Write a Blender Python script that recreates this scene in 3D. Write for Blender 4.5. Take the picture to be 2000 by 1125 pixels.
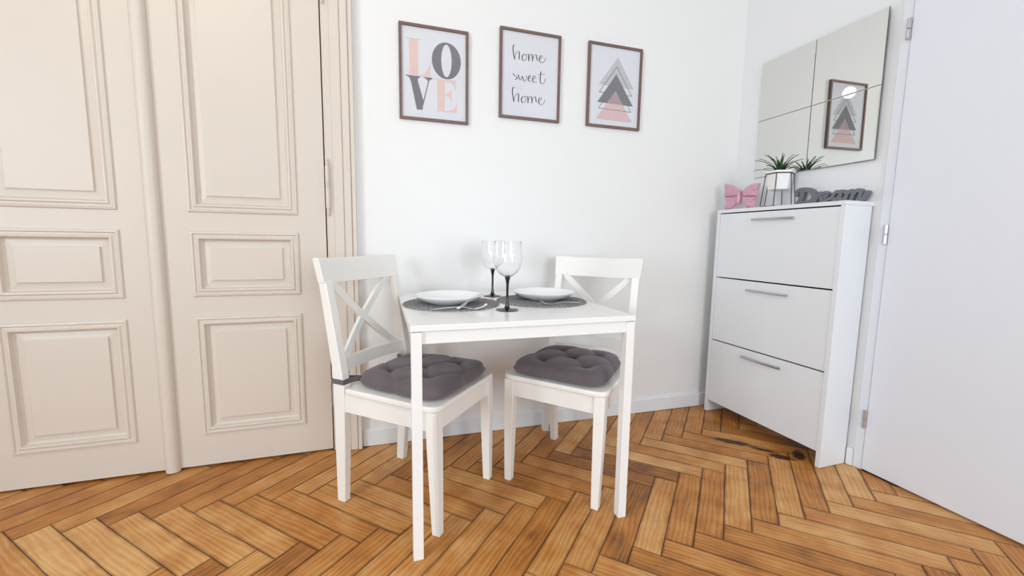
import bpy, bmesh, math, random
from mathutils import Vector, Matrix

# ---------------------------------------------------------------- scene, camera, light
for o in list(bpy.data.objects):
    bpy.data.objects.remove(o, do_unlink=True)
SC = bpy.context.scene
COL = SC.collection
R = math.radians

cam_d = bpy.data.cameras.new('camera')
cam_o = bpy.data.objects.new('camera', cam_d)
COL.objects.link(cam_o)
cam_d.sensor_width = 36.0
cam_d.lens = 822.95 / 2000.0 * 36.0
cam_d.clip_start = 0.02
PITCH, ROLL, YAW = R(6.505), R(0.886), R(-18.527)
fwd = Vector((-math.sin(YAW) * math.cos(PITCH), math.cos(YAW) * math.cos(PITCH), -math.sin(PITCH)))
rgt = fwd.cross(Vector((0, 0, 1))).normalized()
upv = rgt.cross(fwd)
r2 = rgt * math.cos(ROLL) + upv * math.sin(ROLL)
u2 = -rgt * math.sin(ROLL) + upv * math.cos(ROLL)
M = Matrix((r2, u2, -fwd)).transposed().to_4x4()
M.translation = Vector((0.2637, -2.0238, 0.9845))
cam_o.matrix_world = M
SC.camera = cam_o

world = bpy.data.worlds.new('world')
SC.world = world
world.use_nodes = True
world.node_tree.nodes['Background'].inputs[0].default_value = (0.62, 0.75, 0.95, 1)
world.node_tree.nodes['Background'].inputs[1].default_value = 1.0

SC.view_settings.view_transform = 'Standard'
SC.view_settings.look = 'None'
SC.view_settings.gamma = 1.0
SC.view_settings.use_curve_mapping = False
SC.view_settings.exposure = 0.14

FRONT_Y = -4.4      # rear wall of the room, behind the camera, with the two windows
LEFT_X = -2.7
CEIL_Z = 3.25
XR = 2.3            # right wall
K = 0.0209          # the picture wall is a touch out of square
WINDOWS = [(-3.45, -2.15), (0.55, 1.95)]   # y range of the left wall's window, x range of the one behind the camera
WIN_Z = (0.60, 2.35)


def area(name, loc, rot, sx, sy, power, color):
    l = bpy.data.lights.new(name, 'AREA')
    l.shape = 'RECTANGLE'
    l.size, l.size_y, l.energy, l.color = sx, sy, power, color
    o = bpy.data.objects.new(name, l)
    COL.objects.link(o)
    o.location, o.rotation_euler = loc, rot
    return o


DAY = (106, 62)
for i, (a, b) in enumerate(WINDOWS):      # daylight entering through the panes
    zc = sum(WIN_Z) / 2
    area('daylight', (LEFT_X - 0.16, (a + b) / 2, zc) if i == 0 else ((a + b) / 2, FRONT_Y - 0.16, zc), (R(90), 0, R(-90) if i == 0 else 0), b - a, WIN_Z[1] - WIN_Z[0], DAY[i], ((0.80, 0.93, 1.0), (0.86, 0.95, 1.0))[i])
LAMP = (-0.72, -1.546, 2.593)
LAMP_STRENGTH = 135


# ---------------------------------------------------------------- helpers
def lin(c):
    c = c / 255.0
    return c / 12.92 if c <= 0.04045 else ((c + 0.055) / 1.055) ** 2.4


def rgb(r, g, b):
    return (lin(r), lin(g), lin(b), 1)


def newmat(name):
    m = bpy.data.materials.new(name)
    m.use_nodes = True
    nt = m.node_tree
    return m, nt, nt.nodes['Principled BSDF'], nt.nodes['Material Output']


def paint(name, col, rough=0.5, spec=0.5, metal=0.0, vary=0.03, scale=6.0, bump=0.0, bscale=60.0, coat=0.0):
    """procedural paint: a base colour with faint mottling and fine relief"""
    m, nt, p, out = newmat(name)
    tc = nt.nodes.new('ShaderNodeTexCoord')
    n = nt.nodes.new('ShaderNodeTexNoise')
    n.inputs['Scale'].default_value = scale
    n.inputs['Detail'].default_value = 4
    nt.links.new(tc.outputs['Object'], n.inputs['Vector'])
    mx = nt.nodes.new('ShaderNodeMix')
    mx.data_type = 'RGBA'
    c0 = [max(0, x * (1 - vary)) for x in col[:3]] + [1]
    c1 = [min(1, x * (1 + vary)) for x in col[:3]] + [1]
    mx.inputs['A'].default_value = c0
    mx.inputs['B'].default_value = c1
    nt.links.new(n.outputs['Fac'], mx.inputs['Factor'])
    nt.links.new(mx.outputs['Result'], p.inputs['Base Color'])
    p.inputs['Roughness'].default_value = rough
    p.inputs['Specular IOR Level'].default_value = spec
    p.inputs['Metallic'].default_value = metal
    p.inputs['Coat Weight'].default_value = coat
    if bump:
        n2 = nt.nodes.new('ShaderNodeTexNoise')
        n2.inputs['Scale'].default_value = bscale
        n2.inputs['Detail'].default_value = 3
        nt.links.new(tc.outputs['Object'], n2.inputs['Vector'])
        bp = nt.nodes.new('ShaderNodeBump')
        bp.inputs['Strength'].default_value = bump
        bp.inputs['Distance'].default_value = 0.002
        nt.links.new(n2.outputs['Fac'], bp.inputs['Height'])
        nt.links.new(bp.outputs['Normal'], p.inputs['Normal'])
    return m


def thin_glass(name, refl=1.0, tint=(1, 1, 1, 1)):
    m, nt, p, out = newmat(name)
    nt.nodes.remove(p)
    tr = nt.nodes.new('ShaderNodeBsdfTransparent')
    tr.inputs[0].default_value = tint
    gl = nt.nodes.new('ShaderNodeBsdfGlossy')
    gl.inputs['Roughness'].default_value = 0.008
    lw = nt.nodes.new('ShaderNodeLayerWeight')      # same reflectance from both faces of the sheet
    lw.inputs['Blend'].default_value = 0.5
    pw = nt.nodes.new('ShaderNodeMath')
    pw.operation = 'POWER'
    pw.inputs[1].default_value = 5.0
    ml = nt.nodes.new('ShaderNodeMath')
    ml.operation = 'MULTIPLY_ADD'
    ml.inputs[1].default_value = 0.9 * refl
    ml.inputs[2].default_value = 0.035 * refl
    mx = nt.nodes.new('ShaderNodeMixShader')
    nt.links.new(lw.outputs['Facing'], pw.inputs[0])
    nt.links.new(pw.outputs[0], ml.inputs[0])
    nt.links.new(ml.outputs[0], mx.inputs[0])
    nt.links.new(tr.outputs[0], mx.inputs[1])
    nt.links.new(gl.outputs[0], mx.inputs[2])
    nt.links.new(mx.outputs[0], out.inputs[0])
    return m


class G:
    """collects geometry for one mesh"""
    def __init__(s):
        s.v, s.f = [], []

    def add(s, vs, fs):
        n = len(s.v)
        s.v += [tuple(v) for v in vs]
        s.f += [tuple(i + n for i in f) for f in fs]
        return s

    def box(s, x0, x1, y0, y1, z0, z1):
        return s.hexa([(x0, y0, z0), (x1, y0, z0), (x1, y1, z0), (x0, y1, z0), (x0, y0, z1), (x1, y0, z1), (x1, y1, z1), (x0, y1, z1)])

    def hexa(s, v):
        return s.add(v, [(3, 2, 1, 0), (4, 5, 6, 7), (0, 1, 5, 4), (1, 2, 6, 5), (2, 3, 7, 6), (3, 0, 4, 7)])

    def loft(s, rings, closed=True, caps=True):
        n = len(rings[0])
        vs = [p for r in rings for p in r]
        fs = []
        for i in range(len(rings) - 1):
            for j in range(n if closed else n - 1):
                k = (j + 1) % n
                fs.append((i * n + j, i * n + k, (i + 1) * n + k, (i + 1) * n + j))
        if caps:
            fs.append(tuple(range(n - 1, -1, -1)))
            fs.append(tuple((len(rings) - 1) * n + j for j in range(n)))
        return s.add(vs, fs)

    def prism(s, poly, a, b, fn):
        """polygon in 2D, extruded between offsets a and b through fn(u, v, w)"""
        return s.loft([[fn(u, v, a) for u, v in poly], [fn(u, v, b) for u, v in poly]])

    def lathe(s, prof, n=32, axis=(0, 0)):
        rings = []
        for r, z in prof:
            rings.append([(axis[0] + r * math.cos(2 * math.pi * i / n), axis[1] + r * math.sin(2 * math.pi * i / n), z) for i in range(n)])
        return s.loft(rings, caps=True)

    def tube(s, pts, r, n=8, caps=True):
        pts = [Vector(p) for p in pts]
        rings = []
        for i, p in enumerate(pts):
            t = (pts[min(i + 1, len(pts) - 1)] - pts[max(i - 1, 0)]).normalized()
            a = t.cross(Vector((0, 0, 1)))
            if a.length < 0.05:
                a = t.cross(Vector((1, 0, 0)))
            a.normalize()
            b = a.cross(t)
            rr = r[i] if isinstance(r, (list, tuple)) else r
            rings.append([p + (a * math.cos(2 * math.pi * j / n) + b * math.sin(2 * math.pi * j / n)) * rr for j in range(n)])
        return s.loft(rings, caps=caps)

    def obj(s, name, mat, parent=None, smooth=None, bevel=0.0, seg=2):
        me = bpy.data.meshes.new(name)
        me.from_pydata(s.v, [], s.f)
        bm = bmesh.new()
        bm.from_mesh(me)
        bmesh.ops.recalc_face_normals(bm, faces=bm.faces)
        bm.to_mesh(me)
        bm.free()
        if mat:
            me.materials.append(mat)
        if smooth is not None:
            me.shade_smooth()
            if smooth > 0:
                me.set_sharp_from_angle(angle=R(smooth))
        o = bpy.data.objects.new(name, me)
        COL.objects.link(o)
        if parent:
            o.parent = parent
        if bevel:
            b = o.modifiers.new('bevel', 'BEVEL')
            b.width, b.segments, b.limit_method, b.angle_limit = bevel, seg, 'ANGLE', R(40)
            b.harden_normals = False
        return o


def smooth_path(pts, n=6):
    """Catmull-Rom through 2D or 3D points"""
    P = [Vector(p) for p in pts]
    P = [P[0] * 2 - P[1]] + P + [P[-1] * 2 - P[-2]]
    out = []
    for i in range(1, len(P) - 2):
        for k in range(n):
            t = k / n
            a, b, c, d = P[i - 1], P[i], P[i + 1], P[i + 2]
            out.append(0.5 * ((2 * b) + (c - a) * t + (2 * a - 5 * b + 4 * c - d) * t * t + (3 * b - a - 3 * c + d) * t ** 3))
    out.append(P[-2].copy())
    return out


def ribbon(g, pts, w, a, b, fn, n=6, taper=False):
    """stroke of width w along 2D points, extruded from a to b, with rounded ends"""
    pts = smooth_path(pts, n)
    L, Rr = [], []
    for i, p in enumerate(pts):
        t = (pts[min(i + 1, len(pts) - 1)] - pts[max(i - 1, 0)]).normalized()
        nrm = Vector((-t.y, t.x))
        ww = w(i / (len(pts) - 1), t) if callable(w) else w
        L.append(p + nrm * ww / 2)
        Rr.append(p - nrm * ww / 2)
    m = len(pts)
    vs = []
    for i in range(m):
        vs += [fn(L[i].x, L[i].y, a), fn(Rr[i].x, Rr[i].y, a), fn(Rr[i].x, Rr[i].y, b), fn(L[i].x, L[i].y, b)]
    fs = []
    for i in range(m - 1):
        for j in range(4):
            k = (j + 1) % 4
            fs.append((i * 4 + j, i * 4 + k, i * 4 + 4 + k, i * 4 + 4 + j))
    fs += [(3, 2, 1, 0), (4 * m - 4, 4 * m - 3, 4 * m - 2, 4 * m - 1)]
    g.add(vs, fs)
    if not taper:
        for e in (0, m - 1):
            r = (L[e] - Rr[e]).length / 2
            poly = [(pts[e].x + r * math.cos(2 * math.pi * j / 14), pts[e].y + r * math.sin(2 * math.pi * j / 14)) for j in range(14)]
            da = (b - a) * 0.004
            g.prism(poly, a - da, b + da, fn)


def thing(name, label, cat, loc=(0, 0, 0), rotz=0.0, group=None):
    o = bpy.data.objects.new(name, None)
    COL.objects.link(o)
    o.empty_display_size = 0.05
    o.location, o.rotation_euler = loc, (0, 0, rotz)
    return tag(o, label, cat, group)


def tag(o, label, cat, group=None):
    o['label'] = label
    o['category'] = cat
    if group:
        o['group'] = group
    return o


def struct(o, label=None, cat=None):
    o['kind'] = 'structure'
    if label:
        o['label'] = label
    if cat:
        o['category'] = cat
    return o


def copy_tree(o, parent=None):
    c = o.copy()
    COL.objects.link(c)
    c.parent = parent
    for ch in list(o.children):
        copy_tree(ch, c)
    return c


# ---------------------------------------------------------------- materials
M_WALL = paint('wall_paint', rgb(240, 239, 238), 0.42, 0.4, vary=0.008, scale=1.5, bump=0.12, bscale=45)
M_WALLR = paint('wall_paint_right', rgb(238, 238, 240), 0.5, 0.4, vary=0.008, scale=1.5, bump=0.12, bscale=45)
M_CEIL = paint('ceiling_paint', rgb(204, 202, 200), 0.8, 0.2, vary=0.01)
M_CREAM = paint('cream_gloss_paint', rgb(220, 209, 198), 0.42, 0.5, vary=0.02, scale=3, bump=0.10, bscale=18)
M_WHITE = paint('white_lacquer', rgb(246, 244, 242), 0.24, 0.5, vary=0.006, scale=4)
M_CHAIR = paint('white_chair_paint', rgb(244, 241, 236), 0.38, 0.5, vary=0.01, scale=8)
M_CAB = paint('white_melamine', rgb(234, 236, 240), 0.30, 0.5, vary=0.006)
M_DOOR2 = paint('white_door_foil', rgb(231, 233, 241), 0.32, 0.5, vary=0.006)
M_BASE = paint('white_baseboard', rgb(236, 238, 242), 0.4, 0.5, vary=0.01)
M_DARKIN = paint('dark_gap', rgb(40, 36, 34), 0.9, 0.1, vary=0.1)
M_BACKING = paint('grey_mirror_backing', rgb(96, 96, 95), 0.7, 0.2, vary=0.05)
M_STEEL = paint('brushed_steel', rgb(190, 190, 192), 0.25, 0.5, metal=1.0, vary=0.04, scale=80)
M_CHROME = paint('satin_chrome', rgb(205, 205, 207), 0.22, 0.5, metal=1.0, vary=0.05, scale=40)
M_BRONZE = paint('dark_walnut_frame', rgb(120, 96, 90), 0.45, 0.4, vary=0.18, scale=40)
M_PAPER = paint('poster_paper', rgb(228, 228, 234), 0.6, 0.3, vary=0.006)
M_PINK = paint('pink_print', rgb(232, 204, 198), 0.6, 0.2, vary=0.03, scale=60)
M_GREY = paint('grey_print', rgb(126, 125, 130), 0.6, 0.2, vary=0.06, scale=120)
M_INK = paint('ink_print', rgb(58, 60, 64), 0.6, 0.2, vary=0.2, scale=90)
M_LGREY = paint('pale_grey_wash', rgb(198, 199, 201), 0.6, 0.2, vary=0.16, scale=70)
M_PWASH = paint('pink_wash', rgb(222, 192, 193), 0.6, 0.2, vary=0.07, scale=60)
M_PGREY = paint('pink_grey_wash', rgb(176, 158, 162), 0.6, 0.2, vary=0.06, scale=60)
M_PGLASS = thin_glass('picture_glass', 0.9)
M_WGLASS = thin_glass('window_glass', 1.0)
M_PORC = paint('white_porcelain', rgb(250, 250, 251), 0.10, 0.5, vary=0.003, coat=0.3)
M_BLACKG = paint('black_glass', rgb(16, 15, 16), 0.06, 0.6, vary=0.1)
M_GREYFOAM = paint('grey_painted_wood', rgb(118, 119, 124), 0.6, 0.3, vary=0.03, scale=30)
M_PINKCER = paint('pink_glazed_ceramic', rgb(212, 160, 180), 0.12, 0.5, vary=0.05, scale=14, coat=0.5)
M_POT = paint('white_matte_pot', rgb(243, 243, 243), 0.5, 0.4, vary=0.006)
M_WIRE = paint('dark_wire', rgb(66, 62, 64), 0.4, 0.5, metal=0.6, vary=0.05)
M_SOIL = paint('potting_soil', rgb(52, 42, 34), 0.95, 0.1, vary=0.4, scale=90)


def make_mirror():
    m, nt, p, out = newmat('mirror_silver')
    p.inputs['Base Color'].default_value = (0.74, 0.745, 0.72, 1)
    p.inputs['Metallic'].default_value = 1
    p.inputs['Roughness'].default_value = 0.0
    return m


def make_glass():
    m, nt, p, out = newmat('clear_glass')
    p.inputs['Base Color'].default_value = (1, 1, 1, 1)
    p.inputs['Transmission Weight'].default_value = 1
    p.inputs['Roughness'].default_value = 0
    p.inputs['IOR'].default_value = 1.45
    return m


def make_leafmat():
    m, nt, p, out = newmat('plant_leaf')
    oi = nt.nodes.new('ShaderNodeObjectInfo')
    cr = nt.nodes.new('ShaderNodeValToRGB')
    cr.color_ramp.elements[0].color = rgb(28, 58, 34)
    cr.color_ramp.elements[1].color = rgb(70, 112, 62)
    nt.links.new(oi.outputs['Random'], cr.inputs[0])
    nt.links.new(cr.outputs[0], p.inputs['Base Color'])
    p.inputs['Roughness'].default_value = 0.45
    return m


def make_fabric():
    m, nt, p, out = newmat('grey_cotton')
    tc = nt.nodes.new('ShaderNodeTexCoord')
    n = nt.nodes.new('ShaderNodeTexNoise')
    n.inputs['Scale'].default_value = 9
    n.inputs['Detail'].default_value = 5
    cr = nt.nodes.new('ShaderNodeValToRGB')
    cr.color_ramp.elements[0].color = rgb(95, 86, 90)
    cr.color_ramp.elements[1].color = rgb(116, 105, 110)
    w1 = nt.nodes.new('ShaderNodeTexWave')
    w1.inputs['Scale'].default_value = 260
    w2 = nt.nodes.new('ShaderNodeTexWave')
    w2.inputs['Scale'].default_value = 260
    w2.bands_direction = 'Y'
    ad = nt.nodes.new('ShaderNodeMath')
    bp = nt.nodes.new('ShaderNodeBump')
    bp.inputs['Strength'].default_value = 0.15
    bp.inputs['Distance'].default_value = 0.0006
    for t in (n, w1, w2):
        nt.links.new(tc.outputs['Object'], t.inputs['Vector'])
    nt.links.new(n.outputs['Fac'], cr.inputs[0])
    nt.links.new(w1.outputs['Fac'], ad.inputs[0])
    nt.links.new(w2.outputs['Fac'], ad.inputs[1])
    nt.links.new(ad.outputs[0], bp.inputs['Height'])
    nt.links.new(bp.outputs['Normal'], p.inputs['Normal'])
    nt.links.new(cr.outputs[0], p.inputs['Base Color'])
    p.inputs['Roughness'].default_value = 0.9
    p.inputs['Specular IOR Level'].default_value = 0.15
    p.inputs['Sheen Weight'].default_value = 0.25
    return m


def make_mat_weave():
    m, nt, p, out = newmat('woven_paper_cord')
    tc = nt.nodes.new('ShaderNodeTexCoord')
    n = nt.nodes.new('ShaderNodeTexNoise')
    n.inputs['Scale'].default_value = 190
    n.inputs['Detail'].default_value = 3
    cr = nt.nodes.new('ShaderNodeValToRGB')
    cr.color_ramp.elements[0].position = 0.32
    cr.color_ramp.elements[0].color = rgb(84, 83, 85)
    cr.color_ramp.elements[1].position = 0.7
    cr.color_ramp.elements[1].color = rgb(176, 174, 175)
    nt.links.new(tc.outputs['Object'], n.inputs['Vector'])
    nt.links.new(n.outputs['Fac'], cr.inputs[0])
    nt.links.new(cr.outputs[0], p.inputs['Base Color'])
    p.inputs['Roughness'].default_value = 0.85
    return m


def make_plank():
    """oak: tone comes from each plank's own 'tone' and 'seed', grain runs along local x"""
    m, nt, p, out = newmat('oak_parquet')
    N, Lk = nt.nodes.new, nt.links.new
    tc = N('ShaderNodeTexCoord')
    tone = N('ShaderNodeAttribute'); tone.attribute_type = 'OBJECT'; tone.attribute_name = 'tone'
    seed = N('ShaderNodeAttribute'); seed.attribute_type = 'OBJECT'; seed.attribute_name = 'seed'
    sv = N('ShaderNodeVectorMath'); sv.operation = 'SCALE'; sv.inputs[0].default_value = (3.7, 5.3, 1.9)
    Lk(seed.outputs['Fac'], sv.inputs['Scale'])
    av = N('ShaderNodeVectorMath'); av.operation = 'ADD'
    Lk(tc.outputs['Object'], av.inputs[0]); Lk(sv.outputs[0], av.inputs[1])
    # long fibres
    mp = N('ShaderNodeMapping'); mp.inputs['Scale'].default_value = (4.0, 95, 1)
    Lk(av.outputs[0], mp.inputs['Vector'])
    fib = N('ShaderNodeTexNoise'); fib.inputs['Scale'].default_value = 2.2; fib.inputs['Detail'].default_value = 6; fib.inputs['Roughness'].default_value = 0.6
    Lk(mp.outputs[0], fib.inputs['Vector'])
    # cathedral figure: distorted rings
    mp2 = N('ShaderNodeMapping'); mp2.inputs['Scale'].default_value = (1.4, 9.0, 1)
    Lk(av.outputs[0], mp2.inputs['Vector'])
    wv = N('ShaderNodeTexWave'); wv.wave_type = 'BANDS'; wv.bands_direction = 'Y'
    wv.inputs['Scale'].default_value = 2.1; wv.inputs['Distortion'].default_value = 9; wv.inputs['Detail'].default_value = 2; wv.inputs['Detail Scale'].default_value = 1.2
    Lk(mp2.outputs[0], wv.inputs['Vector'])
    # blotches
    bl = N('ShaderNodeTexNoise'); bl.inputs['Scale'].default_value = 9; bl.inputs['Detail'].default_value = 3
    Lk(av.outputs[0], bl.inputs['Vector'])
    cr = N('ShaderNodeValToRGB')
    e = cr.color_ramp.elements
    e[0].position = 0.0; e[0].color = rgb(98, 58, 28)
    e[1].position = 1.0; e[1].color = rgb(232, 186, 124)
    x = cr.color_ramp.elements.new(0.45); x.color = rgb(192, 125, 57)

    def math_(op, a, b):
        q = N('ShaderNodeMath'); q.operation = op
        for i, s in enumerate((a, b)):
            if isinstance(s, (int, float)):
                q.inputs[i].default_value = s
            else:
                Lk(s, q.inputs[i])
        return q.outputs[0]
    t = math_('MULTIPLY', math_('SUBTRACT', fib.outputs['Fac'], 0.5), 0.34)
    t = math_('ADD', t, math_('MULTIPLY', math_('SUBTRACT', wv.outputs['Fac'], 0.5), 0.17))
    t = math_('ADD', t, math_('MULTIPLY', math_('SUBTRACT', bl.outputs['Fac'], 0.5), 0.80))
    t = math_('ADD', t, math_('ADD', math_('MULTIPLY', tone.outputs['Fac'], 0.55), 0.22))
    Lk(t, cr.inputs[0])
    # grime that has collected along the joints of each block (the block is 0.4625 x 0.0873)
    sp = N('ShaderNodeSeparateXYZ'); Lk(tc.outputs['Object'], sp.inputs[0])
    ex = math_('SUBTRACT', 0.2312, math_('ABSOLUTE', sp.outputs['X'], 0))
    ey = math_('SUBTRACT', 0.0436, math_('ABSOLUTE', sp.outputs['Y'], 0))
    ed = math_('MINIMUM', ex, ey)
    ed = math_('ADD', ed, math_('MULTIPLY', math_('SUBTRACT', bl.outputs['Fac'], 0.5), 0.012))
    mr = N('ShaderNodeMapRange'); mr.inputs['From Min'].default_value = 0.0; mr.inputs['From Max'].default_value = 0.008
    mr.inputs['To Min'].default_value = 0.6; mr.inputs['To Max'].default_value = 0.0
    Lk(ed, mr.inputs['Value'])
    mx = N('ShaderNodeMix'); mx.data_type = 'RGBA'; mx.inputs['B'].default_value = rgb(74, 44, 24)
    Lk(mr.outputs[0], mx.inputs['Factor']); Lk(cr.outputs[0], mx.inputs['A'])
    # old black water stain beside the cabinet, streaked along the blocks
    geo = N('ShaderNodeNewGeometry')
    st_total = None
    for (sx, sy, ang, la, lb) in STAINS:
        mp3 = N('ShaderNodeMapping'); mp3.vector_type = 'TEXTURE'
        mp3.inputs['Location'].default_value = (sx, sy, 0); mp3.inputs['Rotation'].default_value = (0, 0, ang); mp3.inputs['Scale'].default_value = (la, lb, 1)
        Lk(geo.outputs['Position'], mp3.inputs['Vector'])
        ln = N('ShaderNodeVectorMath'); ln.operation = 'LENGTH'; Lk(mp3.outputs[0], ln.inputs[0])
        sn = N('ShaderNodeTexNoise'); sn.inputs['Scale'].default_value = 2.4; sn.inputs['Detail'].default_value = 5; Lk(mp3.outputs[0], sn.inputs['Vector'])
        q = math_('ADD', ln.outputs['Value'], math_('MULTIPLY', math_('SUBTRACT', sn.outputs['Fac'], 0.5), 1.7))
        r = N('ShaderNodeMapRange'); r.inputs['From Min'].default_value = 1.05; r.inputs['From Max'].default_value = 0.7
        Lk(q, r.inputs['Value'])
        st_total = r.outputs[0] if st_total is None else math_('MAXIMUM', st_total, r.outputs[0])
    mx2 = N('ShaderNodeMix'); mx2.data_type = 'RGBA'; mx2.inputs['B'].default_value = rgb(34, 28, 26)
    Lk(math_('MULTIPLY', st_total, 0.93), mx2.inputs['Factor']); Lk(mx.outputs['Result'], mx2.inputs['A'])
    Lk(mx2.outputs['Result'], p.inputs['Base Color'])
    rr = N('ShaderNodeMapRange'); rr.inputs['To Min'].default_value = 0.30; rr.inputs['To Max'].default_value = 0.48
    Lk(bl.outputs['Fac'], rr.inputs['Value']); Lk(rr.outputs[0], p.inputs['Roughness'])
    p.inputs['Specular IOR Level'].default_value = 0.33
    bp = N('ShaderNodeBump'); bp.inputs['Strength'].default_value = 0.18; bp.inputs['Distance'].default_value = 0.001
    Lk(fib.outputs['Fac'], bp.inputs['Height']); Lk(bp.outputs['Normal'], p.inputs['Normal'])
    return m


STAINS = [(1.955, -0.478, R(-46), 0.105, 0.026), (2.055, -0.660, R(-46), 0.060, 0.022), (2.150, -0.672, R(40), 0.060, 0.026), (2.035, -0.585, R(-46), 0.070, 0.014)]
M_MIRROR, M_GLASS, M_LEAF, M_FABRIC, M_WEAVE, M_PLANK = make_mirror(), make_glass(), make_leafmat(), make_fabric(), make_mat_weave(), make_plank()


def wall_y(x):
    return -K * (x - 0.55)


# ---------------------------------------------------------------- room shell
DOOR_X0, DOOR_X1, DOOR_Z = -1.26, 0.10, 2.62
T = 0.18
g = G()
g.hexa([(DOOR_X1, 0.004, -0.02), (XR, wall_y(XR), -0.02), (XR, wall_y(XR) + T, -0.02), (DOOR_X1, T, -0.02),
        (DOOR_X1, 0.004, CEIL_Z), (XR, wall_y(XR), CEIL_Z), (XR, wall_y(XR) + T, CEIL_Z), (DOOR_X1, T, CEIL_Z)])
g.box(LEFT_X, DOOR_X0, 0.004, T, -0.02, CEIL_Z)
g.box(DOOR_X0, DOOR_X1, 0.004, T, DOOR_Z, CEIL_Z)
struct(g.obj('wall_back', M_WALL), 'white painted wall behind the table with three framed prints', 'wall')

D2_Y0, D2_Y1, D2_Z = -0.812, -1.70, 2.10
g = G()
g.box(XR, XR + T, D2_Y0, 0.10, -0.02, CEIL_Z)
g.box(XR, XR + T, D2_Y1, D2_Y0, D2_Z, CEIL_Z)
g.box(XR, XR + T, FRONT_Y, D2_Y1, -0.02, CEIL_Z)
struct(g.obj('wall_right', M_WALLR), 'white painted side wall carrying the mirror tiles', 'wall')
g = G()
(wa, wb) = WINDOWS[0]
g.box(LEFT_X - 0.3, LEFT_X, FRONT_Y, wa, -0.02, CEIL_Z)
g.box(LEFT_X - 0.3, LEFT_X, wb, T, -0.02, CEIL_Z)
g.box(LEFT_X - 0.3, LEFT_X, wa, wb, -0.02, WIN_Z[0])
g.box(LEFT_X - 0.3, LEFT_X, wa, wb, WIN_Z[1], CEIL_Z)
struct(g.obj('wall_left', M_WALL), 'white wall at the left side of the room', 'wall')
g = G()
xs = [LEFT_X - 0.3] + [x for w in WINDOWS[1:] for x in w] + [XR + T]
g.box(xs[0], xs[-1], FRONT_Y - 0.3, FRONT_Y, -0.02, WIN_Z[0])
g.box(xs[0], xs[-1], FRONT_Y - 0.3, FRONT_Y, WIN_Z[1], CEIL_Z)
for i in range(0, len(xs), 2):
    g.box(xs[i], xs[i + 1], FRONT_Y - 0.3, FRONT_Y, WIN_Z[0], WIN_Z[1])
struct(g.obj('wall_front', M_WALL), 'white window wall facing the table', 'wall')
struct(G().box(LEFT_X - 0.3, XR + T, FRONT_Y - 0.3, T, CEIL_Z, CEIL_Z + 0.1).obj('ceiling', M_CEIL), 'plain white ceiling', 'ceiling')
for i, (a, b) in enumerate(WINDOWS):
    w = bpy.data.objects.new('window_%d' % (i + 1), None)
    COL.objects.link(w)
    w.location = (LEFT_X - 0.08, (a + b) / 2, WIN_Z[0]) if i == 0 else ((a + b) / 2, FRONT_Y - 0.08, WIN_Z[0])
    w.rotation_euler = (0, 0, R(-90) if i == 0 else 0)
    struct(w, ['tall white casement window in the left wall', 'tall white casement window in the wall facing the table'][i], 'window')
    hw, hz = (b - a) / 2, WIN_Z[1] - WIN_Z[0]
    f = G()
    for x0, x1, z0, z1 in ((-hw, -hw + 0.06, 0, hz), (hw - 0.06, hw, 0, hz), (-0.04, 0.04, 0.06, hz - 0.06), (-hw + 0.06, hw - 0.06, 0, 0.06), (-hw + 0.06, hw - 0.06, hz - 0.06, hz)):
        f.box(x0, x1, -0.03, 0.03, z0, z1)
    f.obj('window_frame', M_WHITE, w)
    for x0, x1 in ((-hw + 0.06, -0.04), (0.04, hw - 0.06)):
        G().box(x0, x1, -0.003, 0.003, 0.06, hz - 0.06).obj('pane', M_WGLASS, w)

# ---------------------------------------------------------------- floor: oak blocks in herringbone, one object each
floor = struct(G().box(LEFT_X - 0.3, XR + T, FRONT_Y - 0.3, T, -0.06, -0.012).obj('floor', M_DARKIN), 'honey brown oak parquet floor laid in herringbone', 'floor')
STEP, SPAN, FROT = 0.1234, 0.327, -0.0135
PW, PL = STEP / math.sqrt(2), SPAN * math.sqrt(2)
FO = Vector((-0.220, -0.605))            # an upper corner of the zigzag joint that passes under the table
ca, sa = math.cos(FROT), math.sin(FROT)
GAP = 0.0009


def to_world(u, v):
    return Vector((FO.x + u * ca - v * sa, FO.y + u * sa + v * ca))


def clip(poly, nx, ny, d):                # keep nx*x + ny*y <= d
    out = []
    for i in range(len(poly)):
        a, b = poly[i], poly[(i + 1) % len(poly)]
        da, db = nx * a.x + ny * a.y - d, nx * b.x + ny * b.y - d
        if da <= 0:
            out.append(a)
        if da * db < 0:
            out.append(a + (b - a) * (da / (da - db)))
    return out


TONES = [(1.291, -0.615, 0.02), (1.563, -0.57, 0.9), (1.764, -0.631, 0.8), (0.862, -0.74, 0.3), (1.453, -0.759, 0.45), (2.005, -1.062, 0.8), (1.664, -1.045, 0.85), (1.782, -0.823, 0.35), (0.984, -0.615, 0.4), (0.187, -0.614, 0.5), (-0.442, -0.419, 0.9), (-0.226, -0.459, 0.65), (-0.052, -0.382, 0.55), (-0.621, -0.459, 0.5), (-0.787, -0.361, 0.95), (0.553, -0.615, 0.55), (1.87, -0.887, 0.3), (2.069, -0.911, 0.75)]


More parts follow.
